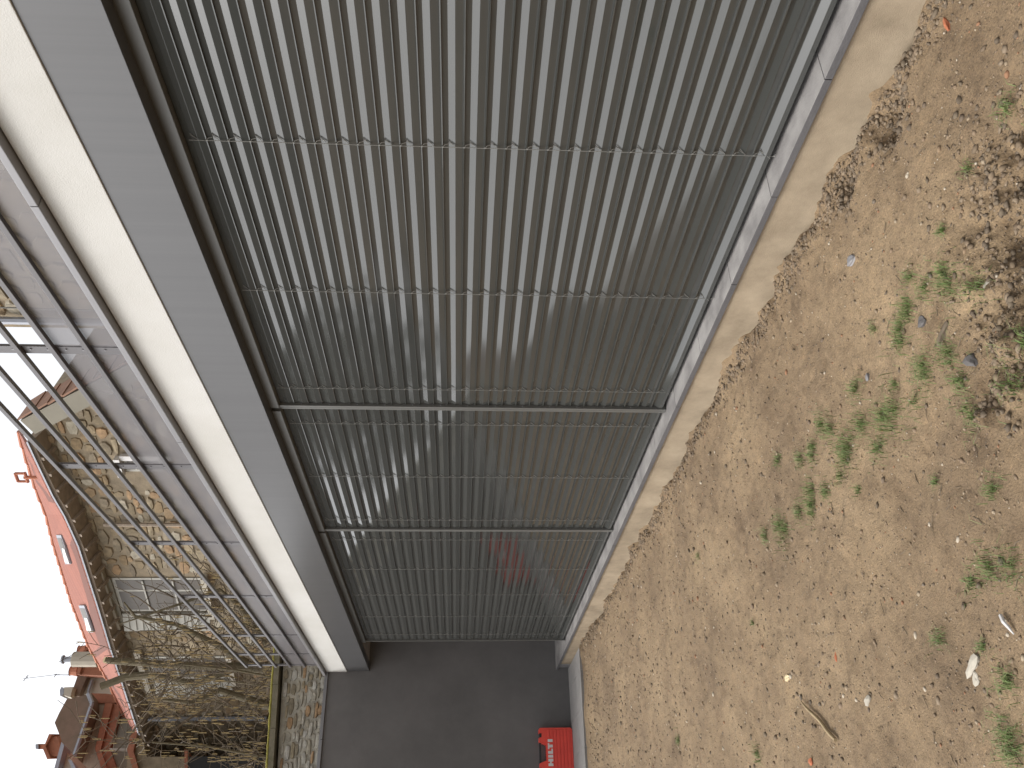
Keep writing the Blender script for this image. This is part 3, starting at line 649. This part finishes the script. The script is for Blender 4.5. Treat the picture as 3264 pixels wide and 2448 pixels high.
fl = MB().tube([p, p2], 0.24, 12).build('flue', M['plaster'], chm, smooth=False); MB().tube([p2, p3], 0.09, 8).tube([p3, p3+(p3-p2)*0.15], 0.14, 8).build('flue_cap', M['zinc'], fl)
plE = far_plane(36.0, zp(700, 1360), 0.0)
ch2 = empty('brick_chimney', (plE[0].x, plE[0].y, 0), 'red brick chimney with a stepped crown standing alone at far left', 'chimney')
fpoly('stack', [(730, 1225), (800, 1210), (835, 1280), (850, 1400), (1000, 1420), (1000, 1480), (790, 1490), (720, 1500), (650, 1420), (655, 1330)], plE, 0, 1.0, M['brick'], ch2)
fpoly('crown', [(690, 1180), (735, 1180), (640, 1350), (715, 1530), (665, 1535), (605, 1390), (630, 1330)], plE, 0.15, 1.3, M['brick'], ch2)
fpoly('chimney_pot', [(560, 1330), (640, 1328), (640, 1385), (560, 1388)], plE, -0.3, 0.5, M['pot'], ch2)
fpoly('pot_cap', [(500, 1325), (540, 1318), (540, 1395), (502, 1388)], plE, -0.2, 0.6, M['zinc'], ch2)
plF = far_plane(24.0, zp(850, 1500), 0.3)
hf = empty('zinc_roofed_house', (plF[0].x, plF[0].y, 0), 'house corner with a bright zinc roof edge at the far left', 'house')
fpoly('zinc_edge', [(865, 1290), (905, 1340), (810, 1700), (755, 1700)], plF, 0.3, 0.5, M['zinc'], hf)
fpoly('wall', [(905, 1350), (985, 1510), (1100, 1700), (815, 1700)], plF, 0.0, 4.0, M['plaster'], hf)
fpoly('dormer_edge', [(960, 1540), (1010, 1550), (1090, 1700), (1030, 1700)], plF, 0.35, 0.4, M['zinc'], hf)
# lower annex with brick band and dark window under the hazel
plG = far_plane(20.0, zp(2100, 1600), 0.3)
hg = empty('annex', (plG[0].x, plG[0].y, 0), 'low stone annex with brick band and dark opening behind the hazel', 'house')
fpoly('wall', [(1870, 1130), (2000, 1240), (2070, 1500), (4300, 1500), (4300, 2300), (1750, 2300), (1800, 1400)], plG, 0.0, 4.0, M['mortar'], hg)
fpoly('brick_band', [(1850, 1130), (1935, 1160), (1880, 1420), (1960, 1700), (1880, 1700), (1790, 1400)], plG, 0.1, 0.5, M['brick'], hg)
fpoly('opening', [(2650, 1500), (3700, 1480), (3700, 2100), (2650, 2100)], plG, 0.03, 0.5, M['dark'], hg)
fpoly('brick_jamb', [(2600, 1400), (2645, 1400), (2645, 2100), (2600, 2100)], plG, 0.06, 0.4, M['brick'], hg)
# aerial
pa = far_plane(33.0, zp(900, 345)); c, nrm = pa; g = lambda x, y: onP(*zp(x, y), c, nrm)
q = MB(); q.tube([g(1500, 352), g(770, 345)], 0.018, 5)
for (a, b, e, f) in ((800, 330, 760, 380), (835, 335, 815, 350), (770, 335, 820, 345), (330, 435, 400, 345), (370, 370, 390, 385)): q.tube([g(a, b), g(e, f)], 0.015, 5)
q.tube([g(770, 345), g(330, 400)], 0.012, 5)
tag(q.build('aerial', M['zinc'], None), 'thin television aerial mast against the white sky', 'aerial')

# ------------------------------------------------------------------ hazel with catkins and pollarded trunks
def branch(q, p, d, L, r, n=6, curl=0.2, rr=rnd):
    pts = [p]; rad = [r]; d = d.normalized(); pos = p
    for i in range(n):
        d = (d + Vector((rr.uniform(-curl, curl), rr.uniform(-curl, curl), rr.uniform(-curl*0.4, curl*0.8)))).normalized()
        pos = pos + d*(L/n); pts.append(pos); rad.append(max(r*(1-0.72*(i+1)/n), 0.004))
    q.tube(pts, rad, 5 if r < 0.03 else 7); return pts, rad, d
def hazel(name, base, label, nstem, H, seed, lean, catk=True):
    rr = random.Random(seed); t = empty(name, base, label, 'tree'); b = Vector(base)
    tr = MB(); br = MB(); ck = MB(); cut = MB()
    for s in range(nstem):
        a = rr.uniform(0, 6.28); d = Vector((math.cos(a)*0.25, math.sin(a)*0.25, 1)) + Vector(lean)*rr.uniform(0.3, 1.6)
        st_ = b+Vector((math.cos(a)*0.25, math.sin(a)*0.25, 0)); pts, rad, dd = branch(tr, st_, d, H*rr.uniform(0.7, 1.0), rr.uniform(0.022, 0.042), 8, 0.13, rr)
        for i in range(2, len(pts)):
            for j in range(rr.choice((2, 3, 4))):
                az = rr.uniform(0, 6.28); e = Vector((math.cos(az), math.sin(az), rr.uniform(0.1, 1.3)))
                p2, r2, d2 = branch(br, pts[i], e, rr.uniform(0.6, 1.7), rad[i]*0.40, 5, 0.3, rr)
                for k in range(1, len(p2)):
                    for l in range(2):
                        az = rr.uniform(0, 6.28); e = Vector((math.cos(az), math.sin(az), rr.uniform(-0.2, 1.0)))
                        p3, r3, d3 = branch(br, p2[k], e, rr.uniform(0.2, 0.65), 0.0045, 3, 0.35, rr)
                        if catk and rr.random() < 0.75:
                            for w in range(rr.choice((1, 2, 3))):
                                c = p3[rr.randrange(1, len(p3))]; ln = rr.uniform(0.06, 0.13); o = Vector((rr.uniform(-.03, .03), rr.uniform(-.03, .03), 0))
                                ck.tube([c+o, c+o-UP*ln*0.5, c+o-UP*ln], [0.004, 0.008, 0.005], 5)
    tr.build('trunk', M['bark'], t); br.build('crown', M['twig'], t)
    if ck.v: ck.build('catkins', M['catkin'], t)
    return t
hz = onX(1100, 2420, -14.6); hazel('hazel_tree', (hz.x, hz.y, 0.0), 'bushy leafless hazel hung with yellow catkins at far left', 9, 6.2, 3, (0.1, 0.15, 0))
hz = onX(1100, 2150, -15.2); hazel('hazel_tree', (hz.x, hz.y, 0.0), 'thin leafless shrub between the catkin hazel and the railing', 6, 6.6, 9, (-0.1, 0.35, 0), False)
# pollard with sawn limbs
def limb(q, pxs, X, rads, n=9):
    q.tube([onX(x, y, X+dx) for (x, y, dx) in pxs], rads, n)
pl_ = empty('pollarded_tree', (-14.2, onX(900, 2100, -14.2).y, 0), 'mossy pollarded tree with sawn pale limb ends in front of the red roof', 'tree')
q = MB(); limb(q, [(1500, 2110, 0), (900, 2130, 0), (700, 2125, 0), (520, 2118, 0), (355, 2106, 0.1), (338, 2104, 0.1)], -14.2, [0.13, 0.09, 0.065, 0.055, 0.052, 0.052]); q.build('trunk', M['bark'], pl_)
q = MB(); limb(q, [(760, 2128, 0), (620, 2180, -0.2), (480, 2150, -0.3), (400, 2158, -0.3), (322, 2188, -0.3)], -14.2, [0.05, 0.052, 0.058, 0.060, 0.060]); o = q.build('limb', M['bark'], pl_)
q = MB(); limb(q, [(820, 2132, 0), (700, 2060, 0.2), (560, 1990, 0.3), (430, 1965, 0.4), (395, 1920, 0.4)], -14.2, [0.06, 0.05, 0.035, 0.025, 0.012]); q.build('limb', M['bark'], pl_)
q = MB(); limb(q, [(860, 2250, 0), (700, 2200, 0.2), (610, 2240, 0.3), (520, 2230, 0.4)], -14.2, [0.06, 0.05, 0.035, 0.02]); q.build('limb', M['bark'], pl_)
q = MB(); limb(q, [(850, 2050, 0), (760, 1930, 0.2), (700, 1880, 0.3), (560, 1930, 0.4), (380, 1990, 0.4)], -14.2, [0.05, 0.045, 0.03, 0.02, 0.01]); q.build('limb', M['bark'], pl_)
q = MB(); limb(q, [(339, 2104, 0.11), (336, 2103, 0.13)], -14.2, [0.050, 0.048]); q.build('sawn_end', M['cutwood'], pl_)
br = MB(); rr = random.Random(5)
for i in range(46):
    x, y = rr.uniform(520, 880), rr.uniform(1880, 2260); p = onX(x, y, -14.2+rr.uniform(-0.5, 0.5))
    branch(br, p, Vector((rr.uniform(-.5, .5), rr.uniform(-1, 1), rr.uniform(0.3, 1.2))), rr.uniform(0.6, 1.6), rr.uniform(0.008, 0.02), 5, 0.25, rr)
br.build('crown', M['twig'], pl_)

# ------------------------------------------------------------------ unseen stand-ins added outside the picture to shape the slat reflections
hd = empty('hedge_stand_in', (-2, -12, 0), 'unseen dark hedge added behind the camera to darken slat reflections', 'hedge')  # hedge added out of view to keep the mirrored horizon dark
hx_ = [-34+i*0.8 for i in range(86)]; hz_ = [0, 0.5, 1.0, 1.5, 2.0, 2.4, 2.7, 2.8]
vs = []; fs = []
for i, xx in enumerate(hx_):
    for j, zz_ in enumerate(hz_): vs.append((xx+rnd.uniform(-.2, .2), -11.5+rnd.uniform(-.35, .35)-0.25*(j == 7), zz_+(rnd.uniform(-.2, .2) if j > 5 else 0)))
nj = len(hz_)
for i in range(len(hx_)-1):
    for j in range(nj-1): fs.append((i*nj+j, (i+1)*nj+j, (i+1)*nj+j+1, i*nj+j+1))
o0 = len(vs)
for v_ in list(vs): vs.append((v_[0], v_[1]-1.8, v_[2]))
fs += [tuple(o0+i for i in f[::-1]) for f in fs]
for i in range(len(hx_)-1): fs.append((i*nj+nj-1, (i+1)*nj+nj-1, o0+(i+1)*nj+nj-1, o0+i*nj+nj-1))
link('foliage', mesh('foliage', vs, fs), M['hedge'], hd)
nh = empty('house_stand_in', (-22, -7, 0), 'unseen brown hipped-roof house added at left as a stand-in for slat reflections', 'house')  # added stand-in, sized for what the far slats mirror
MB().box((-26, -13.5, 0), (-17.5, -0.9, 3.2)).build('wall', M['mortar'], nh)
MB().add([(-26.4, -13.9, 3.2), (-17.1, -13.9, 3.2), (-17.1, -0.6, 3.2), (-26.4, -0.6, 3.2), (-21.7, -10.0, 5.2), (-21.7, -4.5, 5.2)], [(0, 3, 2, 1), (0, 1, 4), (1, 2, 5, 4), (2, 3, 5), (3, 0, 4, 5)]).build('roof', M['brownroof'], nh)
MB().box((-20.6, -6.6, 4.0), (-19.7, -5.6, 6.6)).build('chimney', M['brick'], nh)
for yy in (-11.5, -8.2, -4.9):
    w_ = MB().box((-17.49, yy, 1.2), (-17.44, yy+1.1, 2.7)).build('window', M['shutter'], nh); MB().box((-17.435, yy+0.1, 1.3), (-17.43, yy+1.0, 2.6)).build('pane', M['glass'], w_)

for (tx, ty, tz, tr, lab) in ((-19.5, -3.6, 8.9, 2.8, 'unseen round evergreen added beyond the end wall to dim slat reflections'),):  # tree added out of view so its crown dims the upper far slats
    t_ = empty('tree_stand_in', (tx, ty, 0), lab, 'tree'); q = MB(); rr = random.Random(int(-tx*10))
    q.tube([(tx, ty, 0), (tx+0.1, ty, tz*0.5), (tx, ty+0.1, tz)], [0.22, 0.16, 0.08], 8); q.build('trunk', M['bark'], t_); q = MB()
    for i in range(2600):
        v_ = Vector((rr.gauss(0, 1), rr.gauss(0, 1), rr.gauss(0, 1))).normalized(); v_ *= tr*rr.random()**0.33*(0.82+0.22*math.sin(4*v_.x+3*v_.y+5*v_.z))
        c_ = Vector((tx, ty, tz))+v_; a_ = Vector((rr.gauss(0, 1), rr.gauss(0, 1), rr.gauss(0, 1))).normalized(); b_ = a_.cross(Vector((0.3, 0.5, 0.8))).normalized(); h_ = rr.uniform(0.14, 0.28)
        q.add([c_-a_*h_, c_+b_*h_*0.6, c_+a_*h_, c_-b_*h_*0.6], [(0, 1, 2, 3)])
    link('crown', mesh('crown', q.v, q.f), M['hedge'], t_)

# ------------------------------------------------------------------ loose things on the soil
def gpt(x, y, dz=0.0):
    p = onZ(x, y, 0.02)
    for _ in range(3): p = onZ(x, y, float(gz(p.x, p.y)))
    return p+UP*dz
def lump(name, p, r, mat, label, cat, seed, sq=(1, 1, 0.6)):
    rr = random.Random(seed); bm = bmesh.new(); bmesh.ops.create_icosphere(bm, subdivisions=2, radius=1.0)
    ph = [rr.uniform(0, 6.28) for _ in range(6)]
    for v in bm.verts:
        k = 1+0.22*math.sin(3*v.co.x+ph[0])+0.2*math.sin(4*v.co.y+ph[1])+0.15*math.sin(5*v.co.z+ph[2])+rr.uniform(-0.08, 0.08)
        v.co = Vector((v.co.x*sq[0]*k*r, v.co.y*sq[1]*k*r, v.co.z*sq[2]*k*r))
    me = bpy.data.meshes.new(name); bm.to_mesh(me); bm.free()
    o = link(name, me, mat, None, loc=p+UP*r*sq[2]*0.35); o.rotation_euler = (0, 0, rr.uniform(0, 6.28)); return tag(o, label, cat)
def gl(x, y, k=2.0109, ox=2164, oy=1623): return gpt(ox+x/k, oy+y/k)
a, b = gl(800, 1230), gl(1028, 1480); q = MB()
n = 9; q.tube([a+(b-a)*(i/n)+UP*(0.012+0.004*math.sin(i)) for i in range(n+1)], [0.002+0.0055*min(1, i/3) for i in range(n+1)], 7)
tag(q.build('stick', M['stick'], None), 'straight brown wooden stick lying on the bare soil', 'stick')
a, b = gl(2085, 680), gl(2165, 800); q = MB(); q.tube([a+UP*.01, a+(b-a)*0.35+UP*.014, a+(b-a)*0.7+UP*.010, b+UP*.008], [0.0055, 0.006, 0.0045, 0.002], 6)
tag(q.build('plastic_strip', M['white'], None), 'thin white strip lying on the soil near the right edge', 'scrap')
lump('plaster_fragment', gl(1890, 1000), 0.030, M['plaster'], 'large flat white plaster fragment on the soil', 'plaster', 1, (0.7, 1.2, 0.3))
lump('plaster_fragment', gl(1910, 1090), 0.017, M['plaster'], 'small plaster crumb touching the large white fragment', 'plaster', 2, (0.8, 1.1, 0.3))
lump('mortar_lump', gpt(3175, 920), 0.034, M['plaster'], 'pale crumbly mortar lump beside the dug soil', 'mortar', 3, (1.3, 0.8, 0.6))
lump('mortar_lump', gpt(3149, 934), 0.014, M['plaster'], 'small round mortar lump next to the pale crumbly one', 'mortar', 4)
lump('sandstone_chip', gl(706, 1080), 0.020, M['cutwood'], 'yellow sandstone chip on the open soil above the stick', 'stone', 5, (1.3, 0.6, 0.5))
lump('pale_stone', gl(1215, 1225), 0.017, M['plaster'], 'pale cracked stone right of the wooden stick', 'stone', 6, (1.2, 0.7, 0.6))
lump('brick_piece', gpt(3022, 78), 0.020, M['brickbit'], 'orange brick sliver near the top corner by the plinth', 'brick', 7, (1.6, 0.5, 0.4))
lump('brick_piece', gl(850, 1620), 0.017, M['brickbit'], 'orange brick chip at the bottom edge near the stick', 'brick', 8, (1.1, 0.6, 0.5))
lump('brick_piece', gl(1010, 945), 0.012, M['brickbit'], 'small orange brick chip in the middle of the bare soil', 'brick', 9, (1.4, 0.6, 0.5))
lump('dark_stone', gpt(2164+1885/2.0109, 800+705/2.0109), 0.022, M['darkrock'], 'dark grey stone between grass tufts on the right', 'stone', 10)
lump('dark_stone', gpt(2164+1570/2.0109, 800+450/2.0109), 0.018, M['darkrock'], 'dark grey stone above the grass tufts', 'stone', 11, (1.2, 0.9, 0.5))
lump('slate_chip', gpt(2164+1110/2.0109, 800+55/2.0109), 0.020, M['bluestone'], 'grey slate chip on the soil near the plinth', 'stone', 12, (1.6, 0.8, 0.4))
lump('slate_chip', gpt(2164+1212/2.0109, 800+810/2.0109), 0.013, M['bluestone'], 'small bluish slate chip left of the largest grass tuft', 'stone', 13, (1.6, 0.6, 0.4))
lump('wooden_block', gpt(2164+1700/2.0109, 800+530/2.0109), 0.026, M['twig'], 'half buried brown wood piece with grass growing beside it', 'wood', 14, (0.5, 1.5, 0.4))

# gravel and crumbs
ico = bmesh.new(); bmesh.ops.create_icosphere(ico, subdivisions=1, radius=1.0)
base = np.array([v.co[:] for v in ico.verts]); tri = np.array([[v.index for v in f.verts] for f in ico.faces]); ico.free()
def pebbles(cx, cy, size, flat=(.45, .85), rough=.18):
    N = len(cx); sc3 = np.stack([nrs.uniform(.7, 1.5, N), nrs.uniform(.7, 1.3, N), nrs.uniform(*flat, N)], -1)*size[:, None]
    ang = nrs.uniform(0, 6.28, N); co, si = np.cos(ang), np.sin(ang)
    v = base[None]*sc3[:, None, :]*(1+nrs.uniform(-rough, rough, (N, len(base), 1)))
    vx = v[..., 0]*co[:, None]-v[..., 1]*si[:, None]+cx[:, None]; vy = v[..., 0]*si[:, None]+v[..., 1]*co[:, None]+cy[:, None]; vz = v[..., 2]+(gz(cx, cy)+sc3[:, 2]*0.2)[:, None]
    return np.stack([vx, vy, vz], -1).reshape(-1, 3), (tri[None]+(np.arange(N)*len(base))[:, None, None]).reshape(-1, 3)
N = 26000
cx = -0.9-8.8*nrs.rand(N)**1.5; cy = nrs.uniform(-0.4, 2.33, N)
size = (0.0016+0.0026*nrs.rand(N)**2+0.0075*nrs.rand(N)**14)*(1+0.35*np.clip((-cx-3)/4, 0, 1.5))
V, T = pebbles(cx, cy, size)
N2 = 12000
k = nrs.choice(len(HOLES), N2, p=[.24, .24, .14, .10, .08, .10, .08, .02]); H_ = np.array(HOLES)
hx = H_[k, 0]+nrs.normal(0, 1, N2)*H_[k, 2]*0.62; hy = H_[k, 1]+nrs.normal(0, 1, N2)*H_[k, 2]*0.62
e = nrs.rand(N2) < 0.5; hx[e] = -1.2-8.5*nrs.rand(e.sum())**1.3; hy[e] = 2.335-np.abs(nrs.normal(0, 0.055, e.sum()))
hy = np.minimum(hy, 2.335); hs2 = 0.0025+0.0095*nrs.rand(N2)**3.5
N3 = 3200
fx = -1.0-8.4*nrs.rand(N3)**1.4; fy = nrs.uniform(-0.3, 2.3, N3); kp = vnoise(fx, fy, 31, 2.2)+0.25*nrs.randn(N3) > 0.08
fx = fx[kp]; fy = fy[kp]; fs_ = (0.0030+0.0085*nrs.rand(len(fx))**3)*(1+0.3*np.clip((-fx-3)/4, 0, 1.5))
hx = np.concatenate([hx, fx]); hy = np.concatenate([hy, fy]); hs2 = np.concatenate([hs2, fs_])
V2, T2 = pebbles(hx, hy, hs2, (.4, .9), .42)
def tri_mesh(name, V, T):
    me = bpy.data.meshes.new(name); me.vertices.add(len(V)); me.vertices.foreach_set('co', V.ravel()); me.loops.add(T.size); me.loops.foreach_set('vertex_index', T.ravel().astype(np.int32))
    me.polygons.add(len(T)); me.polygons.foreach_set('loop_start', (np.arange(len(T))*3).astype(np.int32)); me.update(calc_edges=True); return me
tag(link('gravel', tri_mesh('gravel', V, T), M['gravel']), 'small gravel and soil crumbs strewn over the bare ground', 'gravel', kind='stuff')
tag(link('soil_clods', tri_mesh('soil_clods', V2, T2), M['clod']), 'dark crumbly soil clods along the plinth and in the dug patch', 'soil', kind='stuff')

# grass tufts: (photo x, photo y, size)
G8 = [(1700,140,1.0),(1740,225,1.1),(1490,170,.7),(1580,235,.9),(1940,220,1.0),(1480,350,.9),(1470,400,.9),(1260,500,.5),(1420,500,.9),(1430,590,1.1),(1740,650,1.3),(1570,730,1.1),(1580,800,1.1),(2120,600,1.9),(2110,860,.9),(1820,830,1.1),(1140,880,1.0),(1390,860,.5),(1390,1020,1.7),(1330,1080,1.6),(1180,1110,1.4),(980,1140,1.3),(920,1110,1.0),(1890,1050,1.2),(1090,1260,1.5),(1070,1320,1.3),(1290,1270,1.1),(860,1310,.9),(780,1340,.9),(640,1340,.7),(860,1540,1.1),(950,1540,.9),(850,1620,1.1),(2020,1530,.8),(1160,1530,.4),(1650,1480,.4),(860,1250,.6),(1520,960,.5),(1040,1440,.6)]
G9 = [(690,140,1.5),(650,110,1.2),(560,170,1.0),(780,20,1.0),(860,20,.9),(2000,370,1.2),(2140,370,1.1),(1890,470,.7),(510,1560,1.0),(0,1480,.8),(2130,1450,1.3),(2150,1560,1.5),(2120,1100,1.0),(1680,830,.8),(130,300,.5),(480,730,.3),(1960,880,.4)]
tuf = [(2164+x/2.0109, 800+y/2.0109, s) for x, y, s in G8]+[(2164+x/2.0109, 1623+y/2.0109, s) for x, y, s in G9]+[(2164+2140/2.0109, 700/2.0109, .8), (3100, 540, .4), (3010, 735, .4)]
gv, gf = [], []
rr = random.Random(21)
for x, y, s in tuf:
    p = gpt(x, y); nb = int(80*s+10)
    for i in range(nb):
        a = rr.uniform(0, 6.28); rad = abs(rr.gauss(0, 0.034*s)); b = p+Vector((math.cos(a)*rad, math.sin(a)*rad, 0)); b.z = float(gz(b.x, b.y))-0.003
        L = rr.uniform(0.02, 0.055)*(0.6+0.4*s); az = rr.uniform(0, 6.28); out_ = Vector((math.cos(az), math.sin(az), 0)); side = Vector((-out_.y, out_.x, 0))*rr.uniform(0.0006, 0.0013)
        bend = rr.uniform(0.35, 1.35); o = len(gv)
        p1 = b+UP*L*0.55+out_*L*0.25*bend; p2 = b+UP*L*(0.95-0.45*bend)+out_*L*0.85*bend
        gv += [b-side, b+side, p1-side*0.8, p1+side*0.8, p2]; gf += [(o, o+1, o+3, o+2), (o+2, o+3, o+4)]
tag(link('grass', mesh('grass', gv, gf), M['grass']), 'sparse young green grass growing in tufts on the soil', 'grass', kind='stuff')
# dry twigs and straw scattered about
tw = MB()
for i in range(150):
    x, y = rr.uniform(2150, 3264), rr.uniform(100, 2448)
    p = gpt(x, y)
    if p.y > 2.28 or p.x < -8: continue
    a = rr.uniform(0, 6.28); L = rr.uniform(0.015, 0.06); d_ = Vector((math.cos(a), math.sin(a), 0)); c = p+d_*L*0.5+Vector((-d_.y, d_.x, 0))*L*rr.uniform(-.15, .15)
    tw.tube([p+UP*.002, c+UP*0.004, p+d_*L+UP*0.002], [0.0012, 0.0014, 0.0007], 4)
for i in range(420):                                            # dry weeds in the dug patch
    hx1, hy1, hr, hd_ = HOLES[rr.choice((0, 0, 1, 1, 2, 5, 6))]
    p = Vector((rr.gauss(hx1, hr*0.55), min(rr.gauss(hy1, hr*0.55), 2.3), 0)); p.z = float(gz(p.x, p.y))
    a = rr.uniform(0, 6.28); L = rr.uniform(0.012, 0.045); d_ = Vector((math.cos(a), math.sin(a), rr.uniform(0.0, 0.7)))
    tw.tube([p, p+d_*L*0.5+UP*0.004, p+d_*L], [0.0010, 0.0009, 0.0005], 3)
tag(tw.build('dry_twigs', M['twig'], None), 'dry twigs and straw scattered on the soil', 'twigs', kind='stuff')
